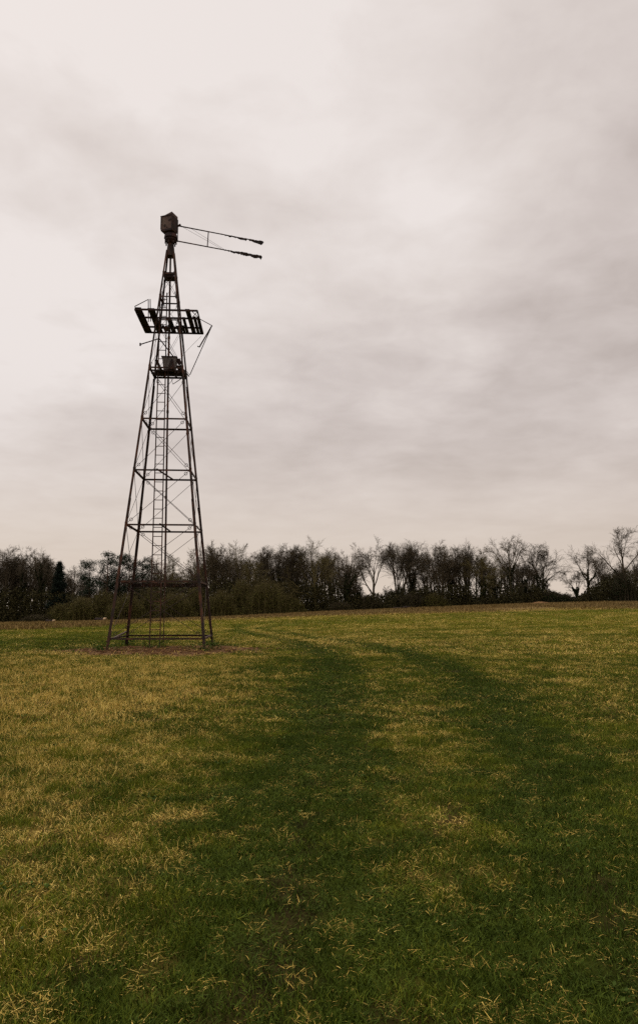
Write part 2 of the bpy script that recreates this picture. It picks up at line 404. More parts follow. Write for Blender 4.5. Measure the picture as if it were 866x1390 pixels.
for (y0, y1, dg_, ds_, w, rad, hf, word) in LODS:
    cg = sources('green_' + word, M_green, 5, n=62, rad=rad, hmin=.022 * hf, hmax=.085 * hf, wid=w, lean=.6, curl=.5)
    xs, ys = zone(rng, y0, y1, dg_)
    d, m_, mo, ro, t = masks(xs, ys)
    keep = (rng.random(len(xs)) > d * .55) & (rng.random(len(xs)) > m_ * .9) & (rng.random(len(xs)) > mo * .96) & (rng.random(len(xs)) > ro * .8)
    xs, ys, d, t = xs[keep], ys[keep], d[keep], t[keep]
    P = np.stack([xs, ys, terrain(xs, ys)], 1)
    s = rng.uniform(.7, 1.3, len(xs)) * (.75 + .6 * fbm(xs, ys, .9, 77)) * (.55 + .9 * fbm(xs, ys, .28, 78, 2)); S = np.stack([np.ones_like(s), np.ones_like(s), s * (1 - .25 * t)], 1)
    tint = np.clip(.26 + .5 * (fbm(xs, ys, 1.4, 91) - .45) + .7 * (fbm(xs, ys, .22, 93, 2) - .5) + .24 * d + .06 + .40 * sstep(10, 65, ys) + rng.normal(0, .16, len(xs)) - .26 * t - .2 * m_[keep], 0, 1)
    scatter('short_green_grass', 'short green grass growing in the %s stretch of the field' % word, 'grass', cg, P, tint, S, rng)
    cs = sources('straw_' + word, M_straw, 6, n=30, rad=rad * 1.0, hmin=.03 * hf, hmax=(.118 if y0 < 5 else .145) * hf, wid=w * .8, lean=.85, curl=.6, segs=3, flat=.5)
    xs, ys = zone(rng, y0, y1, ds_)
    d, m_, mo, ro, t = masks(xs, ys)
    clump = fbm(xs, ys, .35 if y0 < 20 else 1.2, 19)
    keep = (rng.random(len(xs)) < np.clip(sstep(.18, .8, d) * (.16 + 1.3 * sstep(.40, .58, clump)) + .15, 0, 1)) & (rng.random(len(xs)) > m_ * .9) & (rng.random(len(xs)) > mo * .93)
    xs, ys, d = xs[keep], ys[keep], d[keep]; clump = clump[keep]
    P = np.stack([xs, ys, terrain(xs, ys)], 1)
    left = sstep(0, 3, -xs) * (1 - sstep(15, 30, ys))
    s = rng.uniform(.5, 1.25, len(xs)) * (.75 + .5 * left) * (.7 + .6 * d); S = np.stack([np.ones_like(s), np.ones_like(s), s], 1)
    tint = np.clip(.40 + .5 * (clump - .5) + .55 * (d - .45) + rng.normal(0, .18, len(xs)), 0, 1)
    scatter('dead_grass', 'straw coloured dead grass lying in the %s stretch of the field' % word, 'dead grass', cs, P, tint, S, rng)
# tall straw tussocks in the near left, and a few elsewhere
ct = sources('tussock', M_straw, 5, n=60, rad=.06, hmin=.10, hmax=.26, wid=.0042, lean=.5, curl=.45, segs=4, flat=.08)
xs, ys = zone(rng, 2.2, 24, 1.6)
keep = rng.random(len(xs)) < sstep(.3, 2.6, -xs) * sstep(.45, .7, fbm(xs, ys, 1.8, 55)) * (ys > 3.6) + .004
xs, ys = xs[keep], ys[keep]; P = np.stack([xs, ys, terrain(xs, ys)], 1); s = rng.uniform(.35, .85, len(xs))
scatter('straw_tussocks', 'taller pale straw tussocks standing in the rough left of the tracks', 'tussocks', ct, P, rng.uniform(.35, .9, len(xs)), np.stack([s, s, s], 1), rng)
# loose bent straws lying on the turf
cl = sources('loose_straw', M_straw, 6, n=3, rad=.10, hmin=.02, hmax=.075, wid=.0025, lean=.3, curl=.45, segs=5, flat=.9)
xs, ys = zone(rng, 1.5, 14, 30)
k_ = rng.random(len(xs)) < sstep(.48, .66, fbm(xs, ys, .5, 66)); xs, ys = xs[k_], ys[k_]
P = np.stack([xs, ys, terrain(xs, ys) + .035], 1); s = rng.uniform(.4, 1.1, len(xs))
scatter('loose_straws', 'single bent straws lying on the turf near the camera', 'straws', cl, P, rng.uniform(.05, .62, len(xs)), np.stack([s, s, s], 1), rng)

def leaf_cloud(P, size, rng, flat=0.0, aspect=.6):
    """one small four-cornered leaf at each point"""
    n = len(P); a = rng.normal(0, 1, (n, 3)); a[:, 2] *= (1 - flat); a /= np.linalg.norm(a, axis=1)[:, None] + 1e-9
    b = rng.normal(0, 1, (n, 3)); b -= a * (a * b).sum(1)[:, None]; b /= np.linalg.norm(b, axis=1)[:, None] + 1e-9
    s = (size * rng.uniform(.5, 1.3, n))[:, None]
    V = np.stack([P - a * s * .5, P + b * s * aspect * .5, P + a * s * .5, P - b * s * aspect * .5], 1).reshape(-1, 3)
    F = np.arange(n * 4).reshape(-1, 4); return V, F
# weeds round the mound and to its left
xs, ys = zone(rng, 22, 34, 1.5); _, _, mo, _, _ = masks(xs, ys)
wsel = rng.random(len(xs)) < (sstep(.02, .3, mo) * (1 - sstep(.75, .95, mo))) * .8 + sstep(.56, .68, fbm(xs, ys, 2.2, 88)) * (xs < -5) * .9
xs, ys = xs[wsel], ys[wsel]
pts = []
for x, y in zip(xs, ys):
    n = 26; r = rng.uniform(.06, .2); p = rng.normal(0, 1, (n, 3)) * [r, r, r * .45]; p[:, 2] = np.abs(p[:, 2]); pts.append(p + [x, y, tz(x, y)])
for fx_, fy_ in ((-8.2, 28.7), (-4.35, 28.9), (-4.6, 32.7), (-8.4, 32.5), (-6.7, 30.5)):
    for k in range(7):
        x, y = fx_ + rng.normal(0, .28), fy_ + rng.normal(0, .28); p = rng.normal(0, 1, (30, 3)) * [.12, .12, .14]; p[:, 2] = np.abs(p[:, 2]); pts.append(p + [x, y, tz(x, y)])
V, F = leaf_cloud(np.concatenate(pts), .075, rng)
o = link('weeds', mesh_from('weeds', V, F), M_weed); tag(o, 'low dark green weeds round the tower mound and to its left', 'weeds', kind='stuff')
pts = []; xs, ys = zone(rng, 2.2, 16, 3.0); k_ = rng.random(len(xs)) < sstep(.5, .68, fbm(xs, ys, .7, 140)); xs, ys = xs[k_], ys[k_]
for x, y in zip(xs, ys):
    n = int(rng.integers(5, 16)); r = rng.uniform(.02, .06); p = rng.normal(0, 1, (n, 3)) * [r, r, .008]; p[:, 2] = np.abs(p[:, 2]) + .03; pts.append(p + [x, y, tz(x, y)])
V, F = leaf_cloud(np.concatenate(pts), .028, rng, flat=.75, aspect=.8)
o = link('broad_leaved_weeds', mesh_from('broad_leaved_weeds', V, F), M_weed); tag(o, 'small broad leaved weeds low in the near turf', 'weeds', kind='stuff')
# rubble on the mound
sx = rng.normal(TWR[0] + .4, 2.1, 1700); sy = rng.normal(TWR[1] - 1.9, 1.7, 1700); _, _, mo, _, _ = masks(sx, sy); k_ = rng.random(1700) < mo * .95
sx, sy = sx[k_], sy[k_]; sz = terrain(sx, sy); Vs = []; Fs = []
ico = [(0, 0, 1), (.9, 0, .3), (.28, .85, .3), (-.72, .53, .3), (-.72, -.53, .3), (.28, -.85, .3), (0, 0, -.6)]
icf = [(0, 1, 2), (0, 2, 3), (0, 3, 4), (0, 4, 5), (0, 5, 1), (6, 2, 1), (6, 3, 2), (6, 4, 3), (6, 5, 4), (6, 1, 5)]
for x, y, z in zip(sx, sy, sz):
    s = rng.gamma(2, .014) + .012; b = len(Vs); jt = rng.uniform(.6, 1.3, (7, 3)); rz = rng.uniform(0, 6.28); c_, s_ = math.cos(rz), math.sin(rz)
    for (a1, a2, a3), jj in zip(ico, jt):
        a1 *= jj[0]; a2 *= jj[1]; Vs.append((x + s * (a1 * c_ - a2 * s_), y + s * (a1 * s_ + a2 * c_), z + s * a3 * jj[2] * .7))
    Fs += [tuple(b + k for k in f) for f in icf]
o = link('rubble', mesh_from('rubble', np.array(Vs), np.array(Fs)), M_stone); tag(o, 'clods and small stones strewn on the bare earth mound', 'rubble', kind='stuff')

# brown rank growth along the foot of the wood
n = 190000; ys = 44 + 107 * rng.random(n) ** .75; xs = (rng.random(n) * 1.06 - .55) * ys; _, _, _, ro, _ = masks(xs, ys)
k_ = (rng.random(n) < ro * sstep(.36, .58, fbm(xs * .4, ys, 4, 23))) & (ys < YEDGE + 1); xs, ys = xs[k_], ys[k_]
h = rng.uniform(.10, .34, len(xs)) * (.6 + .9 * fbm(xs, ys, 9, 29)); zb = terrain(xs, ys); lean = rng.normal(0, .12, (len(xs), 2)); az = rng.uniform(0, 3.14, len(xs)); w = .045
B = np.stack([xs, ys, zb - .02], 1); T = B + np.stack([lean[:, 0], lean[:, 1], h], 1); W = np.stack([np.cos(az) * w, np.sin(az) * w, az * 0], 1)
V = np.stack([B - W, B + W, T + W * .3, T - W * .3], 1).reshape(-1, 3)
o = link('rough_margin', mesh_from('rough_margin', V, np.arange(len(V)).reshape(-1, 4)), M_brack); tag(o, 'brown dead stems in a strip along the foot of the wood', 'dead stems', kind='stuff')

# ------------------------------------------------------------------ the wind pump tower
ROT = R(3.5); EX = Vector((math.cos(ROT), math.sin(ROT), 0)); EY = Vector((-math.sin(ROT), math.cos(ROT), 0)); EZ = Vector((0, 0, 1))
ORG = Vector((TWR[0], TWR[1], 0))
def ax(z): return Vector((TWR[0] - .009 * z, TWR[1], z))
def half(z): return 1.905 - 1.715 * z / 17.06
def corner(i, z, k=1.0):                      # 0 front left, 1 front right, 2 back right, 3 back left
    sx, sy = ((-1, -1), (1, -1), (1, 1), (-1, 1))[i]; h = half(z) * k
    return ax(z) + EX * sx * h + EY * sy * h
tower = empty('wind_pump_tower', ORG)
tag(tower, 'tall rusty lattice tower of a derelict wind pump standing on a bare earth mound', 'wind pump')
def part(mb, name, m, parent=None, smooth=False):
    return mb.build(name, m, tower if parent is None else parent, ORG, smooth)
def sub(mb, name, m, parent, smooth=False): return mb.build(name, m, parent, ORG, smooth)
LV = [.48, 2.70, 4.97, 7.24, 9.45, 11.72, 13.9, 15.0, 16.1, 17.06]
for i in range(4):
    sx, sy = ((-1, -1), (1, -1), (1, 1), (-1, 1))[i]
    mb = MB(); zs = [0.0] + [z for z in LV]
    for a_, b_ in ((0.0 - .15, 5.9), (5.9, 11.2), (11.2, 17.1)):
        w = .105 if b_ < 8 else (.09 if b_ < 12 else .07)
        mb.angle(corner(i, a_), corner(i, b_ + .12), -EX * sx, -EY * sy, w, .014)
    for z in LV[:-1]:                          # bolted splice plates
        p = corner(i, z); mb.box(p + (-EX * sx) * .05 - EY * sy * .045, EX * .052, EY * .052, EZ * .075)
    part(mb, 'leg', M_rust)
for z in LV[:-1]:
    w = .07 if z < 12 else .05
    for i in range(4):
        j = (i + 1) % 4; a_, b_ = corner(i, z, .985), corner(j, z, .985); mid = ax(z); inw = (mid - (a_ + b_) / 2); inw.z = 0
        part(MB().angle(a_, b_, inw, -EZ, w, .012), 'girt', M_rust)
# the second, lower girt that doubles the one above head height
part(MB().angle(corner(3, 2.62), corner(2, 2.62), -EY, -EZ, .07, .012), 'girt', M_rust)
part(MB().beam(corner(0, .36, 1.0), corner(3, .62, 1.0), .07, .05), 'girt', M_rust)
# tie rods: two crossing rods in every panel of every face, with a ring near each end
for a_, b_ in zip([.1] + LV[:-2], [LV[1]] + LV[1:-1]):
    if a_ == LV[0]: continue
    for i in range(4):
        j = (i + 1) % 4
        for (p, q2) in ((corner(i, a_, .97), corner(j, b_, .97)), (corner(j, a_, .97), corner(i, b_, .97))):
            if a_ > 13.5 and random.Random(int(a_ * 10) + i).random() < .25: continue
            lo_ = a_ if a_ > .2 else .5
            p = corner(i, lo_, .97) if (p - corner(i, a_, .97)).length < .01 else corner(j, lo_, .97)
            d_ = (q2 - p).normalized(); rr = .062 if a_ < 11 else .045; off = .26 if a_ < 11 else .17
            rod = MB().tube([p, q2], .0095 if a_ < 11 else .0075, 4)
            ro_ = part(rod, 'tie_rod', M_dark)
            nrm = (corner(i, lo_) - ax(lo_)).cross(d_)
            fn = (corner(i, lo_) + corner(j, lo_)) / 2 - ax(lo_); fn.z = 0
            for e in (p + d_ * off, q2 - d_ * off):
                sub(MB().torus(e, fn, rr, .011, 12, 4), 'tie_ring', M_dark, ro_, True)
# extra stay seen slantwise between front and back at two levels
part(MB().beam(ax(7.24) + EX * -.22 + EY * -half(7.24), ax(7.24) + EX * .10 + EY * half(7.24), .05, .05), 'guide_beam', M_dark)
part(MB().beam(ax(4.97) + EX * -.02 + EY * -half(4.97), ax(4.97) + EX * .0 + EY * half(4.97), .05, .05), 'guide_beam', M_dark)
# pump rod
mb = MB().tube([Vector((TWR[0] + .0, TWR[1] + .02, .22)), ax(2.5) + Vector((.02, 0, 0))], .018, 8)
mb.tube([ax(2.5) + Vector((.02, 0, 0)), ax(9), ax(17.3)], .042, 8)
for z in (1.85, 2.02): mb.box(ax(z), EX * .11, EY * .012, EZ * .012)
for z in (6.2, 9.9, 13.2): mb.tube([ax(z), ax(z + .12)], .055, 8)
part(mb, 'pump_rod', M_rust, smooth=False)
# ladder
def lad(side, z): return Vector((TWR[0] - .34 - .0035 * z, TWR[1] - .05, z)) + EX * side * (.21 - .0045 * z)
ladder = part(MB().box(lad(0, .03), EX * .26, EY * .03, EZ * .02), 'ladder', M_rust)
for s in (-1, 1):
    sub(MB().beam(lad(s, .02), lad(s, 15.3), .045, .022, up=(0, 1, 0)), 'rail', M_rust, ladder)
z = .36
while z < 15.2:
    if not (1.9 < z < 2.2) and not (3.6 < z < 3.8):
        sub(MB().tube([lad(-1, z), lad(1, z)], .017, 5), 'rung', M_rust, ladder)
    z += .385
# upper platform
ZP = 13.98; PC = ax(ZP) + EX * .05 + EY * .0; PH = 1.29
def pp(s, t, dz=0): return PC + EX * (s * 2 - 1) * PH + EY * (t * 2 - 1) * PH + EZ * dz    # s across, t front to back
plat = part(MB().beam(pp(0, 0), pp(1, 0), .06, .07).beam(pp(0, 1), pp(1, 1), .06, .07).beam(pp(0, 0), pp(0, 1), .05, .06).beam(pp(1, 0), pp(1, 1), .05, .06)
            .beam(pp(0, .33), pp(1, .33), .06, .07).beam(pp(0, .74), pp(1, .74), .06, .07).beam(pp(.9, 0), pp(1, .3), .02, .02).beam(pp(1, .03), pp(.88, .3), .02, .02), 'platform', M_dark)
def plank(s0, s1, t0, t1, dz=.055):
    rr = random.Random(int(s0 * 991)); a_, b_ = pp((s0 + s1) / 2, t0, dz), pp((s0 + s1) / 2 + rr.uniform(-.01, .01), t1, dz)
    sub(MB().beam(a_, b_, (s1 - s0) * PH * 2, .032), 'plank', M_board, plat)
for s0, s1, t0, t1 in ((0, .10, -.02, 1.03), (.20, .31, 0, 1.02), (.325, .36, .72, 1.0), (.45, .53, .36, 1.02), (.56, .63, .72, 1.04), (.655, .70, .7, 1.0),
                       (.42, .445, .7, 1.02), (.71, .76, .34, 1.02), (.80, .875, 0, 1.02), (.895, .945, .3, 1.03), (.955, 1.0, .31, 1.02), (.375, .41, .74, .98)):
    plank(s0, s1, t0, t1)
# the bent remains of its handrail
def rail(pts, r=.02, name='broken_rail'): return part(MB().tube(pts, r, 6), name, M_dark)
rail([pp(.13, .52), pp(.13, .52) + Vector((-.03, -.02, 1.02)), pp(0, 0) + Vector((0, 0, .13)), pp(0, 0)], .02)
rail([pp(.17, .5), pp(.17, .5) + Vector((-.05, 0, 1.02))], .02)
pR = at(288, 442, 30.4)
rail([pp(1, .33), pR], .016); rail([pR, at(271, 471, 30.2), at(268.6, 470, 30.2)], .032); rail([pR, at(258, 509, 31.0), at(252.5, 503, 31.0)], .018)
pL = at(216.5, 459.5, 31.0)
rail([at(191, 467.5, 30.2), pL], .028); part(MB().box(at(190.8, 467.5, 30.2), EX * .03, EY * .03, EZ * .06), 'rail_foot', M_dark)
rail([pL, at(257, 511, 31.2)], .026)
part(MB().tube([at(273.6, 456, 31.9), at(252.5, 477.5, 31.2), at(236, 500, 31)], .006, 4), 'stay_wire', M_dark)
part(MB().tube([at(244.5, 455, 30), at(228.5, 484, 30), at(224, 500, 30.4)], .006, 4), 'stay_wire', M_dark)
# lower staging with a gear case on it
ZQ = 11.72; hq = half(ZQ)
def qq(s, t, dz=0): return ax(ZQ) + EX * (s * 2 - 1) * hq + EY * (t * 2 - 1) * hq + EZ * dz
low = part(MB().beam(qq(-.02, .35), qq(1.02, .35), .05, .06).beam(qq(-.02, .62), qq(1.02, .62), .05, .06).beam(qq(.32, 0), qq(.32, 1), .05, .06).beam(qq(.68, 0), qq(.68, 1), .05, .06), 'staging', M_dark)
for t in (.46, .57, .72, .8, .93): sub(MB().beam(qq(.0 if t > .6 else .1, t, .05), qq(1.0, t, .05), .13 * (1 if t > .5 else .7), .032), 'plank', M_board, low)
sub(MB().beam(qq(.86, 0, .05), qq(.88, 1, .05), .2, .04), 'plank', M_board, low)
sub(MB().beam(qq(.09, .7, .66), qq(.30, .8, .05), .12, .035, up=(0, 1, 0)), 'plank', M_board, low)
cc = qq(.53, .55, .0)
cs_ = MB(); b0 = [cc + EX * x_ * .24 + EY * y_ * .22 + EZ * .08 for x_, y_ in ((-1, -1), (1, -1), (1, 1), (-1, 1))]
b1 = [cc + EX * x_ * .30 + EY * y_ * .27 + EZ * .60 for x_, y_ in ((-1, -1), (1, -1), (1, 1), (-1, 1))]
cs_.hull(b0, b1); case = part(cs_, 'gear_case', M_galv)
sub(MB().box(cc + EZ * .625, EX * .33, EY * .30, EZ * .022), 'lid', M_dark, case)
sub(MB().beam(cc + EX * .34 + EZ * .62, cc + EX * .44 + EZ * .38, .18, .02, up=(0, 1, 0)), 'loose_flap', M_dark, case)
part(MB().beam(cc + EX * .12 - EY * .3 + EZ * .5, cc + EX * .30 - EY * .35 - EZ * .12, .05, .05).beam(cc + EX * .12 - EY * .3 + EZ * .5, cc - EX * .02 - EY * .35 + EZ * .02, .05, .05)
     .beam(cc + EX * .02 - EY * .33 + EZ * .12, cc + EX * .26 - EY * .33 + EZ * .12, .05, .14), 'crank_bracket', M_dark)
rail([qq(.52, .9, -.05), qq(.58, .95, -.33), qq(1.0, .6, -.1)], .016)
# plate in the neck, collar, turntable and hood
part(MB().box(ax(15.95), EX * .21, EY * .21, EZ * .015).box(ax(16.06) - EY * .2, EX * .2, EY * .012, EZ * .11).box(ax(16.06) + EY * .2, EX * .2, EY * .012, EZ * .11), 'neck_plate', M_dark)
def ring(c, r, n=14, ph=0): return [c + Vector((math.cos(2 * math.pi * k / n + ph), math.sin(2 * math.pi * k / n + ph), 0)) * r for k in range(n)]
part(MB().hull(ring(ax(16.98), .20), ring(ax(17.68), .125)), 'neck_cone', M_rust)
tt = MB().hull(ring(ax(17.60), .17), ring(ax(17.72), .27)); tt.hull(ring(ax(17.725), .25), ring(ax(17.82), .25)); tt.hull(ring(ax(17.825), .30), ring(ax(18.0), .27))
for k in range(7):
    t_ = k * .9; tt.box(ax(17.6) + Vector((math.cos(t_) * .24, math.sin(t_) * .24, 0)), Vector((.025, 0, 0)), Vector((0, .025, 0)), Vector((0, 0, .05)))
part(tt, 'turntable', M_dark)
HC = ax(17.95) + Vector((-.08, -.02, 0)); e1 = Vector((.94, -.34, 0)); e2 = Vector((.34, .94, 0))
def hp(a_, b_, z_): return HC + e1 * a_ * .93 + e2 * b_ * .93 + EZ * (.02 + z_ * .92)
hd = MB()
prof = [(-.30, .22), (-.30, .84), (-.27, .87), (.28, 1.03), (.33, .98), (.33, .12), (-.16, .10)]
hd.hull([hp(a_, -.26, z_) for a_, z_ in prof], [hp(a_, .20, z_) for a_, z_ in prof])
hood = part(hd, 'gear_hood', M_hood)
sm = MB()
for a_ in (-.312, .342): sm.box(hp(a_, 0, .5), e1 * .012, e2 * .20, EZ * .3)
sm.box(hp(0, -.272, .88), e1 * .3, e2 * .010, EZ * .02); sm.box(hp(-.285, -.272, .54), e1 * .02, e2 * .012, EZ * .30); sm.box(hp(.31, -.272, .54), e1 * .02, e2 * .012, EZ * .40)
sm.box(hp(.05, -.27, .15), e1 * .24, e2 * .012, EZ * .045)
sub(sm, 'seam', M_dark, hood)
hole_patches = MB()  # solid dark plates on the hood; their colour stands for shade inside holes
for a_, z_, r_ in ((-.08, .38, .055), (.16, .62, .04), (.25, .66, .05), (.05, .28, .03)): 
    c_ = hp(a_, -.268, z_); hole_patches.hull([c_ + (e1 * math.cos(t_) + EZ * math.sin(t_)) * r_ for t_ in [k * .785 for k in range(8)]], [c_ - e2 * .006 + (e1 * math.cos(t_) + EZ * math.sin(t_)) * r_ for t_ in [k * .785 for k in range(8)]])
hole_patches.hull([hp(.31, -.2, .2), hp(.31, -.2, .5), hp(.31, .1, .5), hp(.31, .1, .2)], [hp(.336, -.2, .2), hp(.336, -.2, .5), hp(.336, .1, .5), hp(.336, .1, .2)])
sub(hole_patches, 'painted_opening', M_board, hood)
# stub of the wheel shaft on the far side, and the tail frame
ts = at(242, 306.5, 30.75); te = at(358, 329, 32.25); bs = at(240, 327, 30.75); be = at(356, 349, 32.2)
tail = part(MB().box((ts + bs) / 2 + Vector((.02, 0, 0)), Vector((.014, 0, 0)), Vector((0, .014, 0)), Vector((0, 0, .34))), 'tail_frame', M_rust)
sub(MB().tube([ts, ts.lerp(te, .99)], [.028, .02], 6), 'tail_bar', M_rust, tail)
sub(MB().tube([bs, bs.lerp(be, .99)], [.028, .02], 6), 'tail_bar', M_rust, tail)
sub(MB().tube([ts.lerp(te, .345), bs.lerp(be, .35)], .024, 6), 'tail_strut', M_rust, tail)
for a_, b_ in ((.04, .53), (.14, .56)): sub(MB().tube([ts.lerp(te, a_), bs.lerp(be, b_)], .006, 4), 'tail_wire', M_dark, tail)
sub(MB().tube([ts + Vector((-.14, -.05, -.02)), ts + Vector((.02, 0, 0)), ts + Vector((.1, .03, .05))], [.04, .05, .07], 8), 'tail_hinge', M_dark, tail)
sub(MB().tube([bs + Vector((-.25, -.05, .1)), bs, bs + Vector((.06, .02, -.0))], [.05, .05, .04], 8), 'tail_hinge', M_dark, tail)
def ragged(a_, b_, t0, t1, seed, thick):
    """torn sheet still clinging to a tail bar: a thin crumpled strip of uneven depth"""
    rr = random.Random(seed); d_ = (b_ - a_); nrm = Vector((-d_.y, d_.x, 0)).normalized(); mb = MB(); n = 34; up = []; dn = []
    for k in range(n + 1):
        t_ = t0 + (t1 - t0) * k / n; g_ = (k / n); c_ = a_ + d_ * t_
        sm1 = .5 + .5 * float(vnoise(np.array([k * 1.0]), np.array([seed * 3.3]), 4.2, seed)[0]); sm2 = float(vnoise(np.array([k * 1.0]), np.array([seed * 7.1]), 3.1, seed + 4)[0])
        h1 = thick * (.3 + .55 * g_) * sm1 * rr.uniform(.85, 1.1); h2 = thick * (.2 + .7 * g_) * (.2 + 1.1 * sm2) * rr.uniform(.8, 1.2)
        if k in (0, n): h1 = h2 = .012
        up.append(c_ + EZ * h1 * .6 + nrm * rr.uniform(-.03, .03)); dn.append(c_ - EZ * h2 * 1.1 + nrm * rr.uniform(-.04, .04))
    for k in range(n):
        o_ = nrm * .012; mb.hull([up[k] - o_, up[k + 1] - o_, dn[k + 1] - o_, dn[k] - o_], [up[k] + o_, up[k + 1] + o_, dn[k + 1] + o_, dn[k] + o_])
    return mb
sub(ragged(ts, te, .48, 1.0, 3, .12), 'torn_vane_sheet', M_board, tail)
sub(ragged(bs, be, .55, 1.0, 5, .17), 'torn_vane_sheet', M_board, tail)

# ------------------------------------------------------------------ trees
def tubes(S, n=3):
    """S: rows of x0 y0 z0 x1 y1 z1 r0 r1 -> prisms"""
    S = np.asarray(S, float); a = S[:, :3]; b = S[:, 3:6]; d = b - a; d /= np.linalg.norm(d, axis=1)[:, None] + 1e-9
    ref = np.where(np.abs(d[:, 2:3]) > .9, [[1., 0, 0]], [[0, 0, 1.]]); u = np.cross(d, ref); u /= np.linalg.norm(u, axis=1)[:, None]; w = np.cross(d, u)
    V = []
    for p, r in ((a, S[:, 6]), (b, S[:, 7])):
        for k in range(n):
            t = 2 * math.pi * k / n; V.append(p + (u * math.cos(t) + w * math.sin(t)) * r[:, None])
    V = np.stack(V, 1); m = len(S); base = (np.arange(m) * 2 * n)[:, None]
    F = [np.concatenate([base + k, base + (k + 1) % n, base + n + (k + 1) % n, base + n + k], 1) for k in range(n)]
    return V.reshape(-1, 3), np.stack(F, 1).reshape(-1, 4)
def grow(seed, style, twig=1.0):
    """an unscaled bare tree about 1 high: rows of thick (trunk, limbs) and thin (branches, twigs) segments"""
    r = random.Random(seed); thick = []; thin = []
    def unit(d):
        l = math.sqrt(d[0] ** 2 + d[1] ** 2 + d[2] ** 2); return (d[0] / l, d[1] / l, d[2] / l)
    def limb(p, d, L, rad, lev, anc=None):
        nseg = (5, 5, 4, 3, 2)[lev]; up = (.03, .07, .035, .0, .0)[lev]; wob = (.04, .12, .15, .18, .22)[lev]
        pts = [p]; ds = [d]
        for s in range(nseg):
            d = unit((d[0] + r.gauss(0, wob), d[1] + r.gauss(0, wob), d[2] + r.gauss(0, wob) + up)); l = L / nseg
            q = (p[0] + d[0] * l, p[1] + d[1] * l, p[2] + d[2] * l)
            tp_ = .62 if lev < 3 else .75; r0 = rad * (1 - tp_ * s / nseg); r1 = rad * (1 - tp_ * (s + 1) / nseg)
            (thick if lev <= 1 else thin).append((*p, *q, r0, r1, *(anc or p), *(anc or q))); p = q; pts.append(p); ds.append(d)
        if lev == 4: return
        cnt = {0: (6, 9), 1: (7, 9), 2: (6, 8), 3: (4, 7)}[lev]; n = int(r.randint(*cnt) * (twig if lev >= 2 else 1) + .5)
        lo = {0: style.get('fork', .3), 1: .28, 2: .2, 3: .15}[lev]
        for k in range(n):
            t = lo + (1 - lo) * ((k + r.random()) / n) ** .9; f = t * nseg; i = min(int(f), nseg - 1); f -= i
            a, b = pts[i], pts[i + 1]; q = tuple(a[m] + (b[m] - a[m]) * f for m in range(3)); dd = ds[i + 1]
            spread = r.uniform(*style.get('spread', (.45, .95))) * (1.45 - .75 * t) if lev == 0 else r.uniform(.28, .85)
            az = r.uniform(0, 6.283) if lev else k * 2.4 + r.uniform(-.5, .5)
            u = unit((dd[1] - dd[2] * .3, dd[2] * .2 - dd[0], dd[0] * .3 - dd[1] * .2 + .001)); w = (dd[1] * u[2] - dd[2] * u[1], dd[2] * u[0] - dd[0] * u[2], dd[0] * u[1] - dd[1] * u[0])
            c, s_ = math.cos(spread), math.sin(spread); ca, sa = math.cos(az), math.sin(az)
            nd_ = unit(tuple(dd[m] * c + (u[m] * ca + w[m] * sa) * s_ for m in range(3)))
            LL = {0: r.uniform(.46, .66) * (1.3 - .75 * t), 1: L * r.uniform(.36, .62) * (1.15 - .4 * t), 2: L * r.uniform(.36, .62), 3: L * r.uniform(.35, .6)}[lev]
            rr = max(rad * (1 - .75 * t) * {0: .70, 1: .56, 2: .55, 3: .6}[lev], .0011)
            limb(q, nd_, LL, rr, lev + 1, q if lev == 1 else anc)
    stems = style.get('stems', 1)
    for k in range(stems):
        a = k * 2.3 + r.random(); sp = 0 if stems == 1 else .14
        limb((.02 * k * math.cos(a), .02 * k * math.sin(a), 0), unit((sp * math.cos(a), sp * math.sin(a), 1)), style.get('trunk', .62) * r.uniform(.9, 1.05), .022 if stems == 1 else .017, 0)
    return np.array(thick), np.array(thin)
def sized(thick, thin, H, Wd, rmin, rad=None):
    allz = thin[:, 5]; zt = np.percentile(allz, 99.4); xy = np.percentile(np.abs(np.concatenate([thin[:, 3], thin[:, 4]])), 97)
    kz = H / zt; kx = (Wd / 2) / xy
    out = []
    for S in (thick, thin):
        A0, A1 = S[:, 8:11], S[:, 11:14]; sc = np.array([kx, kx, kz]); ki = math.sqrt(kx * kz) * np.array([1, 1, .85])
        P0 = A0 * sc + (S[:, :3] - A0) * ki; P1 = A1 * sc + (S[:, 3:6] - A1) * ki
        out.append(np.concatenate([P0, P1, np.maximum(S[:, 6:8] * H * (rad or 1), rmin)], 1))
    fz = H / np.percentile(out[1][:, 5], 99.5)
    for S in out: S[:, [2, 5]] *= fz
    return out
NP = np.random.default_rng(11)
def ivy_points(thick, upto, dens, spread):
    a = thick[:, :3]; b = thick[:, 3:6]; sel = a[:, 2] < upto; a, b = a[sel], b[sel]
    if not len(a): return np.zeros((1, 3))
    L = np.linalg.norm(b - a, axis=1); idx = NP.choice(len(a), int(dens), p=L / L.sum()); t = NP.random(len(idx))[:, None]
    p = a[idx] * (1 - t) + b[idx] * t; fade = np.clip(1.15 - p[:, 2] / upto, .25, 1)[:, None]
    return p + NP.normal(0, 1, p.shape) * spread * fade
tree_no = [0]
def place(u, Y):
    z = EYE; 
    for _ in range(4):
        x = (u - 433) / FOC * (Y * math.cos(PITCH) + (z - EYE) * math.sin(PITCH)); z = tz(x, Y)
    return x, z
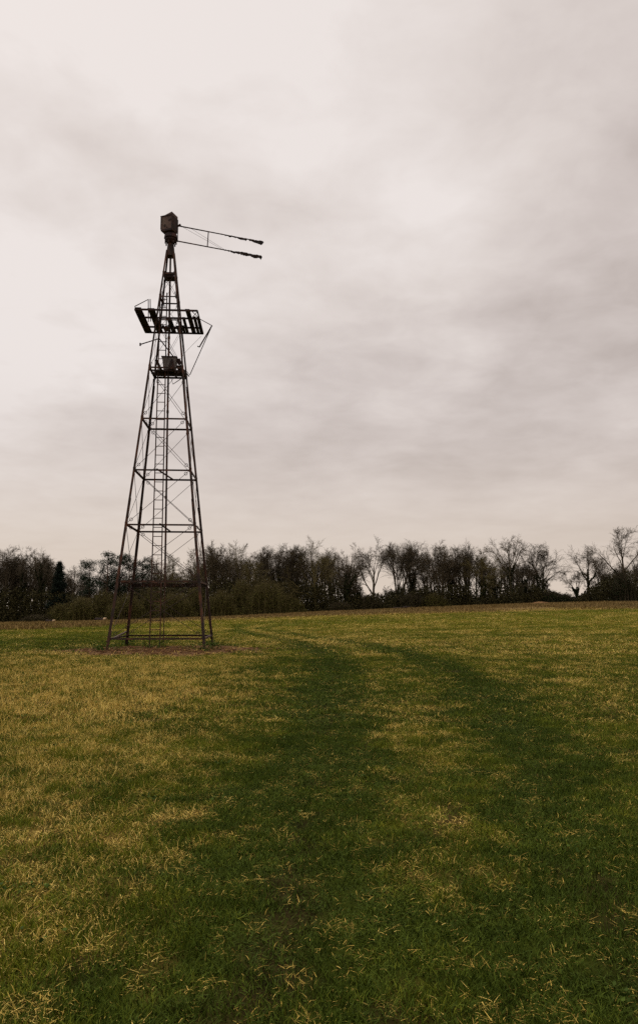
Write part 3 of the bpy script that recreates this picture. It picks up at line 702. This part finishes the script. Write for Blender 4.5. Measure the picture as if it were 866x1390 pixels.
def bare_tree(u, top, wpx, Y, label, style=None, mat=None, ivy=0, twig=1.0, seed=None, group='bare trees along the edge of the wood', name='bare_tree', ivy_mat=None, rad=1.0):
    tree_no[0] += 1; seed = seed or tree_no[0] * 13 + 5
    x, z0 = place(u, Y); H = EYE + Y * tan_at(top) - z0; Wd = wpx * 1.2 / FOC * Y
    th, tn = sized(*grow(seed, style or {}, twig), H, Wd, .0095, rad)
    t = empty(name, (x, Y, z0), random.Random(seed).uniform(0, 6.28)); tag(t, label, 'tree', group)
    V, F = tubes(th, 6); link('trunk', mesh_from('trunk', V, F, True), mat or M_bark, t)
    V, F = tubes(tn, 3); link('crown', mesh_from('crown', V, F), mat or M_bark, t)
    if ivy:
        P = ivy_points(th, H * ivy * .85, 3000 * ivy, .27); V, F = leaf_cloud(P, .26, NP, aspect=.8)
        link('ivy', mesh_from('ivy', V, F), ivy_mat or M_ivy, t)
    return t
TALL = dict(fork=.35, trunk=.72, spread=(.3, .7)); WIDE = dict(fork=.28, trunk=.55, spread=(.5, 1.0)); STEMS = dict(stems=3, fork=.3, trunk=.66, spread=(.25, .65))
DOME = dict(fork=.22, trunk=.6, spread=(.5, 1.1)); NARROW = dict(fork=.3, trunk=.8, spread=(.3, .6))
T = bare_tree
# left block of the wood
T(-14, 745, 44, 154, 'bare tree cut by the left edge of the photo', DOME, M_bark_dk, .4)
T(6, 741, 34, 152, 'tall bare tree nearest the left edge with ivy low on its stem', TALL, M_bark_dk, .45)
T(20, 752, 30, 156, 'shorter twiggy bare tree between the first two at the left edge', STEMS, M_bark_dk, .3)
T(38, 743, 42, 158, 'round topped pale twigged bare tree left of the dark ivied ones', DOME, M_bark, .2)
T(28, 757, 22, 151, 'narrow dark ivy covered tree in front of the round topped one at far left', NARROW, M_bark_dk, .85)
T(56, 752, 30, 152, 'dark dense tree thick with ivy to its pointed top, left of the spruce', NARROW, M_bark_dk, .95)
T(68, 757, 26, 158, 'thin bare tree showing just above the spruce on its left', TALL, M_bark, .2)
T(98, 763, 27, 160, 'small thin pale bare tree between the spruce and the first pine', TALL, M_bark, 0, .8)
# behind the tower
T(208, 756, 34, 158, 'bare tree behind the ladder of the tower, right of the pines', DOME, M_bark, .3)
T(232, 752, 36, 156, 'bare tree with hazy olive twigs seen through the middle of the tower', DOME, M_bark_ol, .2)
T(262, 744, 40, 153, 'bare tree showing between the right legs of the tower', WIDE, M_bark_ol, .5)
T(292, 738, 40, 154, 'open bare tree just right of the tower, curved branches', STEMS, M_bark, .2)
T(322, 734, 44, 156, 'broad twiggy bare tree above the olive thicket', WIDE, M_bark_ol, .2)
T(343, 762, 36, 151, 'low olive twiggy tree growing out of the thicket', DOME, M_bark_ol, 0)
T(359, 741, 26, 153, 'first of two narrow upright trees with ivy in their forks', NARROW, M_bark_dk, .45)
T(378, 743, 24, 155, 'ivy laden dark tree with a lumpy top, left of the great dome', NARROW, M_bark_dk, .8)
T(397, 740, 32, 152, 'steep limbed tree leaning against the left side of the great dome', STEMS, M_bark_dk, .5)
T(428, 732, 66, 151, 'biggest dome shaped bare tree left of centre', DOME, M_bark_ol, .35, 1.15)
T(452, 744, 34, 157, 'bare tree on the right shoulder of the great dome', TALL, M_bark, .3)
T(474, 737, 40, 154, 'pale topped bare tree rising over the dark ivy ball', WIDE, M_bark, .2)
T(470, 768, 30, 150.5, 'short tree smothered in a dark ball of ivy', dict(fork=.3, trunk=.7, spread=(.5, 1.0)), M_bark_dk, .97)
T(487, 790, 16, 151, 'small dark ivied stump of a tree at the gap in the wood', NARROW, M_bark_dk, .7)
T(506, 730, 46, 151, 'elegant open crowned tree with a forked trunk at the gap', dict(fork=.3, trunk=.62, spread=(.35, .8)), M_bark_dk, .3, 1.0)
T(540, 735, 56, 151, 'many stemmed dark tree right of the open crowned one', STEMS, M_bark_dk, .35)
T(561, 740, 38, 153, 'dense many stemmed tree left of the pale shrub gap', STEMS, M_bark_dk, .6)
T(579, 752, 26, 158, 'faint bare tree standing back between two dark clumps', TALL, M_bark, .1)
T(599, 738, 40, 151, 'bare tree with a rounded head and thin bright stems', dict(stems=3, fork=.34, trunk=.66, spread=(.3, .8)), M_bark, .35)
T(614, 757, 26, 154, 'ivied tree half hidden beside the rounded head', NARROW, M_bark_dk, .6)
T(629, 739, 40, 152, 'upright bushy bare tree left of the dense dome', STEMS, M_bark_dk, .45)
T(655, 745, 46, 150.8, 'dense low dome of olive brown twigs', DOME, M_bark_ol, .5, 1.25)
T(672, 768, 28, 153, 'dark bushy tree at the foot of the tall open one', DOME, M_bark_dk, .8)
T(694, 728, 44, 151, 'tall open bare tree above a block of dark ivy, right of centre', dict(fork=.45, trunk=.66, spread=(.3, .75)), M_bark, .6)
T(712, 768, 26, 152, 'twiggy dark shrubby tree between the two tall open ones', DOME, M_bark_dk, .7)
T(733, 739, 44, 151, 'fan shaped bare tree left of the open sky gap', dict(stems=2, fork=.3, trunk=.62, spread=(.35, .85)), M_bark_dk, .5)
T(783, 772, 28, 151, 'small round bare tree right of the open sky gap', WIDE, M_bark_dk, .45)
T(799, 742, 62, 151, 'wide spreading bare tree with heavy limbs right of the gap', dict(fork=.45, trunk=.58, spread=(.4, .95)), M_bark_dk, .55, .9)
T(822, 755, 34, 155, 'thin bare tree between the wide one and the tallest one', TALL, M_bark, .3)
T(849, 716, 60, 149, 'tallest bare tree with a bushy ivied foot at the right edge', dict(fork=.4, trunk=.74, spread=(.35, .85)), M_bark_dk, .45, 1.0)
T(880, 738, 44, 151, 'bare tree cut by the right edge of the photo', DOME, M_bark_dk, .4)
T(905, 745, 44, 153, 'bare tree just beyond the right edge', WIDE, M_bark_dk, .4)

def conifer(u, top, wpx, Y, label):
    x, z0 = place(u, Y); H = EYE + Y * tan_at(top) - z0; Wd = wpx / FOC * Y; r = random.Random(int(u)); S = []; P = []
    t = empty('spruce_tree', (x, Y, z0)); tag(t, label, 'tree')
    V, F = tubes([(0, 0, 0, 0, 0, H * .5, .2, .12), (0, 0, H * .5, 0, 0, H, .12, .02)], 7); link('trunk', mesh_from('trunk', V, F, True), M_bark_dk, t)
    z = H * .12
    while z < H:
        R0 = (Wd * .78) * ((1 - z / H) ** .8) * r.uniform(.75, 1.15) + .15
        for k in range(7):
            a = r.uniform(0, 6.28); L = R0 * r.uniform(.6, 1.1); e = (math.cos(a) * L, math.sin(a) * L, z - L * .22)
            S.append((0, 0, z, *e, .035, .012)); n = int(30 + L * 45)
            tt_ = NP.random(n) ** .6; P.append(np.array([0, 0, z]) + np.outer(tt_, np.array(e) - [0, 0, z]) + NP.normal(0, 1, (n, 3)) * [.22, .22, .16])
        z += H * .024
    V, F = tubes(S, 3); cr = link('branches', mesh_from('branches', V, F), M_bark_dk, t)
    V, F = leaf_cloud(np.concatenate(P), .3, NP, aspect=.35); link('crown', mesh_from('crown', V, F), M_needle_dk, t)
conifer(78, 763, 27, 151, 'dark cone shaped spruce at the left with ragged drooping branches')
def pine(u, top, wpx, Y, label, lo=.45, seed=1):
    x, z0 = place(u, Y); H = EYE + Y * tan_at(top) - z0; Wd = wpx / FOC * Y; r = random.Random(seed); S = []; P = []
    Wd *= 1.3; t = empty('pine_tree', (x, Y, z0)); tag(t, label, 'tree', 'pines left of the tower')
    bend = r.uniform(-.4, .4); V, F = tubes([(0, 0, 0, bend * .4, 0, H * .5, .2, .15), (bend * .4, 0, H * .5, bend, 0, H * .97, .15, .04)], 7); link('trunk', mesh_from('trunk', V, F, True), M_pinebark, t)
    for k in range(46):
        f = lo + (1 - lo) * r.random() ** .8; z = f * H; a = r.uniform(0, 6.28); rr = (Wd / 2) * math.sin(math.pi * min(1, max(.12, (1.04 - f) / (1 - lo) * .75))) ** .6 * r.uniform(.35, 1)
        bx = bend * f; e = np.array([bx + math.cos(a) * rr, math.sin(a) * rr, z + rr * .15]); S.append((bx, 0, z - rr * .25, *e, .06, .02))
        cw = r.uniform(.5, 1.0); n = int(190 * cw); P.append(e + NP.normal(0, 1, (n, 3)) * [cw * .55, cw * .55, cw * .40])
    V, F = tubes(S, 4); link('branches', mesh_from('branches', V, F), M_pinebark, t)
    V, F = leaf_cloud(np.concatenate(P), .26, NP, aspect=.35); link('crown', mesh_from('crown', V, F), M_needle, t)
pine(121, 764, 27, 153, 'leftmost pine with a flat clumpy crown', .42, 3)
pine(145, 752, 25, 152, 'tallest pine, its crown just left of the tower leg', .38, 8)
pine(161, 756, 20, 155, 'slim pine seen behind the left front leg of the tower', .4, 9)
pine(175, 751, 24, 153, 'pine showing between the two left legs of the tower', .35, 14)
pine(193, 760, 26, 154, 'bushy low pine just left of the tower ladder', .3, 21)

def shrub(u, top, wpx, Y, label, mat=M_shrub, bark=M_bark_ol, dens=1.0, name='shrub', group='olive shrubs in front of the wood'):
    x, z0 = place(u, Y); H = EYE + Y * tan_at(top) - z0; Wd = wpx / FOC * Y; r = random.Random(int(u * 7 + top)); S = []; Pn = []
    t = empty(name, (x, Y, z0 - .1)); tag(t, label, 'shrub', group)
    n = int(60 * Wd)
    for k in range(n):
        bx, by = r.gauss(0, Wd * .22), r.gauss(0, .9); a = r.uniform(0, 6.28); ln = r.uniform(.1, .5)
        hh = H * r.uniform(.45, 1.12) * math.sqrt(max(.06, 1 - (bx / (Wd * .55)) ** 2)); m_ = (bx + math.cos(a) * ln * .5, by + math.sin(a) * ln * .5, hh * .55); e = (bx + math.cos(a) * ln * 1.6, by + math.sin(a) * ln * 1.6, hh)
        S.append((bx, by, 0, *m_, .03, .02)); S.append((*m_, *e, .02, .012))
        for q in range(5):
            f = r.uniform(.2, 1); p = tuple(m_[i] + (e[i] - m_[i]) * f for i in range(3)); S.append((*p, p[0] + r.gauss(0, .4), p[1] + r.gauss(0, .4), p[2] + r.uniform(0, .5), .014, .011))
        Pn.append(np.array(m_) + (np.array(e) - m_) * NP.random((int(16 * dens), 1)) ** 1.5 * .8 + NP.normal(0, .26, (int(16 * dens), 3)))
        Pn.append(np.array([bx, by, 0]) + (np.array(m_) - [bx, by, 0]) * NP.random((int(10 * dens), 1)) + NP.normal(0, .25, (int(10 * dens), 3)))
    V, F = tubes(S, 3); link('stems', mesh_from('stems', V, F), bark, t)
    P = np.concatenate(Pn); P[:, 2] = np.abs(P[:, 2]); V, F = leaf_cloud(P, .22, NP, aspect=.6); link('foliage', mesh_from('foliage', V, F), mat, t)
shrub(52, 836, 40, 147, 'low dark bramble at the far left foot of the wood', M_under, M_bark_dk)
shrub(84, 820, 40, 148, 'leftmost olive shrub, under the spruce')
shrub(112, 812, 46, 146.5, 'olive shrub under the leftmost pine')
shrub(140, 803, 38, 149, 'olive shrub left of the tower leg')
shrub(172, 808, 52, 145.5, 'olive shrub behind the left legs of the tower')
shrub(205, 800, 36, 149, 'olive shrub behind the tower ladder')
shrub(238, 806, 56, 146, 'olive shrub seen through the middle of the tower')
shrub(268, 797, 40, 149, 'olive shrub behind the right legs of the tower')
shrub(300, 803, 46, 146, 'olive shrub immediately right of the tower')
shrub(330, 787, 48, 148.5, 'tall olive shrub in the middle of the thicket')
shrub(362, 790, 62, 145.5, 'biggest rounded olive shrub near the right end of the thicket')
shrub(392, 805, 40, 148, 'last olive shrub, where the thicket ends under the great dome')
shrub(462, 818, 34, 150, 'small pale brown shrub at the foot of the ivy ball', M_under, M_bark)
shrub(500, 808, 40, 151, 'dark low shrub under the open crowned tree', M_under, M_bark_dk)
shrub(560, 806, 44, 150, 'dark green shrub under the many stemmed trees', M_under, M_bark_dk)
shrub(588, 806, 36, 150, 'greenish shrub left of the rounded head tree')
shrub(748, 803, 34, 150, 'dark rounded shrub at the left of the sky gap', M_ivy, M_bark_dk)
shrub(765, 806, 26, 150, 'dark low round shrub in the sky gap', M_ivy, M_bark_dk)
shrub(846, 775, 34, 149, 'dark mound of ivy at the foot of the tallest tree', M_ivy, M_bark_dk, 1.3)

# dark undergrowth that fills the wood up to knee or head height, uneven along its length
def hedge_top(u):
    xs_ = [-150, 0, 60, 110, 200, 290, 400, 440, 480, 490, 500, 550, 600, 680, 730, 770, 776, 786, 800, 830, 866, 1000]
    ys_ = [800, 800, 800, 812, 800, 792, 790, 796, 804, 814, 812, 810, 803, 798, 802, 813, 815, 812, 803, 790, 785, 785]
    return np.interp(u, xs_, ys_)
n = 340000; xx = NP.uniform(-92, 80, n); yy = 149.3 + 16 * NP.random(n) ** 1.2; uu = 433 + xx / (yy * .991) * 1000
zg = terrain(xx, yy); tp = EYE + yy * np.tan(PITCH + np.arctan((695 - hedge_top(uu)) / 1000)) - zg
tp = tp * (.62 + .75 * fbm(xx, yy, 2.2, 41)) * np.where(uu > 440, .25 + 1.15 * sstep(.3, .6, fbm(xx, yy, 3.3, 47)), 1); hh = NP.random(n) ** 1.25 * tp
V, F = leaf_cloud(np.stack([xx, yy, zg + hh], 1), .31, NP, aspect=.7)
o = link('undergrowth', mesh_from('undergrowth', V, F), M_under); tag(o, 'dark tangled undergrowth filling the foot of the wood', 'undergrowth', kind='stuff')
# the trees standing further back read as one mass
SS = []; bank = [grow(900 + k, (TALL, STEMS, DOME, NARROW)[k % 4], .62) for k in range(7)]
rb = random.Random(5)
def back_top(u): return np.interp(u, [-60, 0, 60, 110, 200, 290, 400, 440, 480, 495, 545, 600, 680, 730, 760, 785, 800, 866, 950], [758, 756, 762, 785, 770, 752, 748, 751, 762, 804, 798, 754, 756, 766, 812, 812, 778, 768, 766])
for k in range(150):
    u = -60 + 1010 * (k + rb.random()) / 150; Y = rb.uniform(158, 185); tpv = float(back_top(u)) + rb.uniform(-6, 16)
    x, z0 = place(u, Y); H = EYE + Y * tan_at(tpv) - z0
    if H < 4.2: continue
    th, tn = sized(*bank[k % 7], H, H * rb.uniform(.35, .5), .013, 1.1); A = np.concatenate([th, tn]); c_, s_ = math.cos(k), math.sin(k)
    B = A.copy()
    for o_ in (0, 3): B[:, o_] = A[:, o_] * c_ - A[:, o_ + 1] * s_ + x; B[:, o_ + 1] = A[:, o_] * s_ + A[:, o_ + 1] * c_ + Y; B[:, o_ + 2] += z0
    SS.append(B)
V, F = tubes(np.concatenate(SS), 3); o = link('wood_behind', mesh_from('wood_behind', V, F), M_bark_dk); tag(o, 'mass of bare trees further back in the wood', 'wood', kind='stuff')

# ------------------------------------------------------------------ small things at the foot of the wood
def log_heap(u, v_base, Y, Ln, rad, label, pale, name='log', az=0.2, grp='logs lying at the foot of the wood'):
    x, z0 = place(u, Y); t = empty(name, (x, Y, z0), az); tag(t, label, 'log', grp)
    mb = MB(); r = random.Random(int(u)); pts = [Vector((-Ln / 2 + Ln * k / 6, r.uniform(-.06, .06), rad * .9 + r.uniform(-.05, .05))) for k in range(7)]
    mb.tube(pts, [rad * r.uniform(.8, 1.1) for _ in pts], 9); mb.tube([pts[4], pts[4] + Vector((.3, -.4, .3))], [.07, .03], 6)
    mb.build('bark', M_log, t)
    if pale:
        e = MB(); a_ = pts[-1]; e.hull([a_ + Vector((-.02, math.cos(q) * rad * 1.0, math.sin(q) * rad * 1.0)) for q in [k * .7 for k in range(9)]], [a_ + Vector((.34 + .22 * math.sin(q), math.cos(q) * rad * .86, math.sin(q) * rad * .86)) for q in [k * .7 for k in range(9)]])
        e.build('cut_end', M_cut, t)
    return t
log_heap(68, 848, 141, 1.9, .27, 'dark fallen log with a pale split end, under the spruce', True, az=-.5)
log_heap(136, 846, 143, 2.2, .36, 'thicker dark log with a pale broken end, left of the tower leg', True, az=-.5)
log_heap(539, 826, 140, 1.5, .22, 'dark bare log, left one of a pair under the many stemmed tree', False, az=.1)
log_heap(551.5, 826, 141.5, 1.4, .25, 'dark log with pale top, right one of the pair under the many stemmed tree', False, az=-.1)
# orange bank of soil in front of the sky gap
x, z0 = place(744, 143); Vs = []; Fs = []; nx_, ny_ = 40, 14; r = random.Random(4)
for j_ in range(ny_ + 1):
    for i_ in range(nx_ + 1):
        a_, b_ = i_ / nx_, j_ / ny_; hgt = (.42 * math.exp(-((a_ - .28) / .17) ** 2) + .28 * math.exp(-((a_ - .62) / .3) ** 4)) * math.sin(math.pi * b_) ** .7
        Vs.append(((a_ - .5) * 9, (b_ - .5) * 3, hgt * r.uniform(.85, 1.1) - .08))
for j_ in range(ny_):
    for i_ in range(nx_): q = j_ * (nx_ + 1) + i_; Fs.append((q, q + 1, q + nx_ + 2, q + nx_ + 1))
o = link('soil_heap', mesh_from('soil_heap', np.array(Vs), np.array(Fs), True), M_bank, None, (x, 143, z0)); tag(o, 'low orange brown heap of soil before the open sky gap', 'soil heap')
# low timber rails in the gap
x, z0 = place(779, 152); t = empty('rail_fence', (x, 152, z0)); tag(t, 'dark low timber fence in the open sky gap', 'fence')
for a_ in (-1.3, 0, 1.3): MB().box((a_, 0, .75), (.07, 0, 0), (0, .07, 0), (0, 0, .78)).build('post', M_board, t)
for h_ in (.7, 1.2): MB().box((0, -.085, h_), (1.5, 0, 0), (0, .02, 0), (0, 0, .09)).build('rail', M_board, t)

# ------------------------------------------------------------------ light
SUN_EL, SUN_AZ = R(48), R(-35)          # high, ahead and a little left, behind thick cloud
w = bpy.data.worlds.new('World'); scene.world = w; w.use_nodes = True; nt = w.node_tree; nt.nodes.clear()
out = nd(nt, 'ShaderNodeOutputWorld'); bgS = nd(nt, 'ShaderNodeBackground'); bgC = nd(nt, 'ShaderNodeBackground'); mix = nd(nt, 'ShaderNodeMixShader')
sky = nd(nt, 'ShaderNodeTexSky', sky_type='NISHITA'); sky.sun_disc = False; sky.sun_elevation = SUN_EL; sky.sun_rotation = SUN_AZ; nt.links.new(sky.outputs[0], bgS.inputs[0]); bgS.inputs[1].default_value = .08
tc = nd(nt, 'ShaderNodeTexCoord'); sp = nd(nt, 'ShaderNodeSeparateXYZ'); nt.links.new(tc.outputs['Generated'], sp.inputs[0])
def mth(op, a, b=None, clamp=False):
    n = nd(nt, 'ShaderNodeMath', operation=op); n.use_clamp = clamp
    for k, v in enumerate((a, b)):
        if v is None: continue
        if isinstance(v, (int, float)): n.inputs[k].default_value = v
        else: nt.links.new(v, n.inputs[k])
    return n.outputs[0]
zc = mth('MAXIMUM', sp.outputs['Z'], 0.0); den = mth('ADD', zc, .16)
px = mth('DIVIDE', sp.outputs['X'], den); py = mth('DIVIDE', sp.outputs['Y'], den)
cb = nd(nt, 'ShaderNodeCombineXYZ'); nt.links.new(px, cb.inputs[0]); nt.links.new(py, cb.inputs[1])
def nz(scale, detail, off, dist=0, ro=.5):
    mp = nd(nt, 'ShaderNodeMapping'); mp.inputs['Location'].default_value = off; nt.links.new(cb.outputs[0], mp.inputs[0])
    n = nd(nt, 'ShaderNodeTexNoise'); n.inputs['Scale'].default_value = scale; n.inputs['Detail'].default_value = detail; n.inputs['Distortion'].default_value = dist; n.inputs['Roughness'].default_value = ro
    nt.links.new(mp.outputs[0], n.inputs['Vector']); return n.outputs['Fac']
n1 = nz(.85, 7, (3.1, 1.7, 0), .3, .5); n2 = nz(2.2, 6, (7.7, 2.2, 4), .4, .5)
n3 = nz(6.5, 6, (1.7, 9.2, 2), .3, .55)
cl_ = mth('ADD', mth('ADD', mth('MULTIPLY', n1, .62), mth('MULTIPLY', n2, .42)), mth('SUBTRACT', mth('MULTIPLY', n3, .26), .145))
# the grey bank of cloud hangs on the right
xr = mth('MULTIPLY', sp.outputs['X'], -.34); zz = mth('SUBTRACT', mth('MULTIPLY', zc, .30), .065)
cl_ = mth('ADD', cl_, mth('ADD', xr, zz))
upr = mth('MULTIPLY', mth('MAXIMUM', mth('SUBTRACT', sp.outputs['X'], .12), 0.0), mth('MULTIPLY', mth('MAXIMUM', mth('SUBTRACT', zc, .25), 0.0), -1.3)); cl_ = mth('ADD', cl_, upr)
rp = ramp(nt, [(.28, (.50, .43, .395)), (.42, (.635, .56, .525)), (.54, (.745, .67, .63)), (.68, (.86, .79, .755))]); nt.links.new(cl_, rp.inputs[0])
hz = ramp(nt, [(0, (.715, .60, .505)), (.10, (.68, .575, .49)), (.22, (.66, .575, .525)), (.34, (.8, .73, .70))]); nt.links.new(zc, hz.inputs[0])
hf_ = ramp(nt, [(0, (1, 1, 1)), (.12, (.7, .7, .7)), (.30, (.1, .1, .1)), (.4, (0, 0, 0))]); nt.links.new(zc, hf_.inputs[0])
mc = nd(nt, 'ShaderNodeMix', data_type='RGBA'); nt.links.new(hf_.outputs[0], mc.inputs[0]); nt.links.new(rp.outputs[0], mc.inputs[6]); nt.links.new(hz.outputs[0], mc.inputs[7])
nt.links.new(mc.outputs[2], bgC.inputs[0])
zen = ramp(nt, [(.55, (1, 1, 1)), (.9, (1.0, 1.0, 1.0))]); nt.links.new(mth('ADD', 1.0, mth('MULTIPLY', mth('MAXIMUM', mth('SUBTRACT', zc, .68), 0.0), 9.0)), bgC.inputs[1])
mix.inputs[0].default_value = .96; nt.links.new(bgS.outputs[0], mix.inputs[1]); nt.links.new(bgC.outputs[0], mix.inputs[2]); nt.links.new(mix.outputs[0], out.inputs[0])
ld = bpy.data.lights.new('sun', 'SUN'); ld.energy = 1.1; ld.angle = R(14); ld.color = (1, .93, .82); lo = bpy.data.objects.new('sun', ld); COL.objects.link(lo)
sd = Vector((math.sin(SUN_AZ) * math.cos(SUN_EL), math.cos(SUN_AZ) * math.cos(SUN_EL), math.sin(SUN_EL)))
lo.rotation_euler = sd.to_track_quat('Z', 'Y').to_euler(); lo.location = (0, 0, 40)

scene.view_settings.view_transform = 'Standard'; scene.view_settings.look = 'None'; scene.view_settings.exposure = 0; scene.view_settings.gamma = 1
scene.cycles.max_bounces = 4; scene.cycles.diffuse_bounces = 3; scene.cycles.use_denoising = False; scene.cycles.sample_clamp_direct = 4; scene.cycles.sample_clamp_indirect = 2
scene.render.engine = 'CYCLES'
print('SEGS', sum(len(o.data.polygons) for o in COL.objects if o.type == 'MESH'))
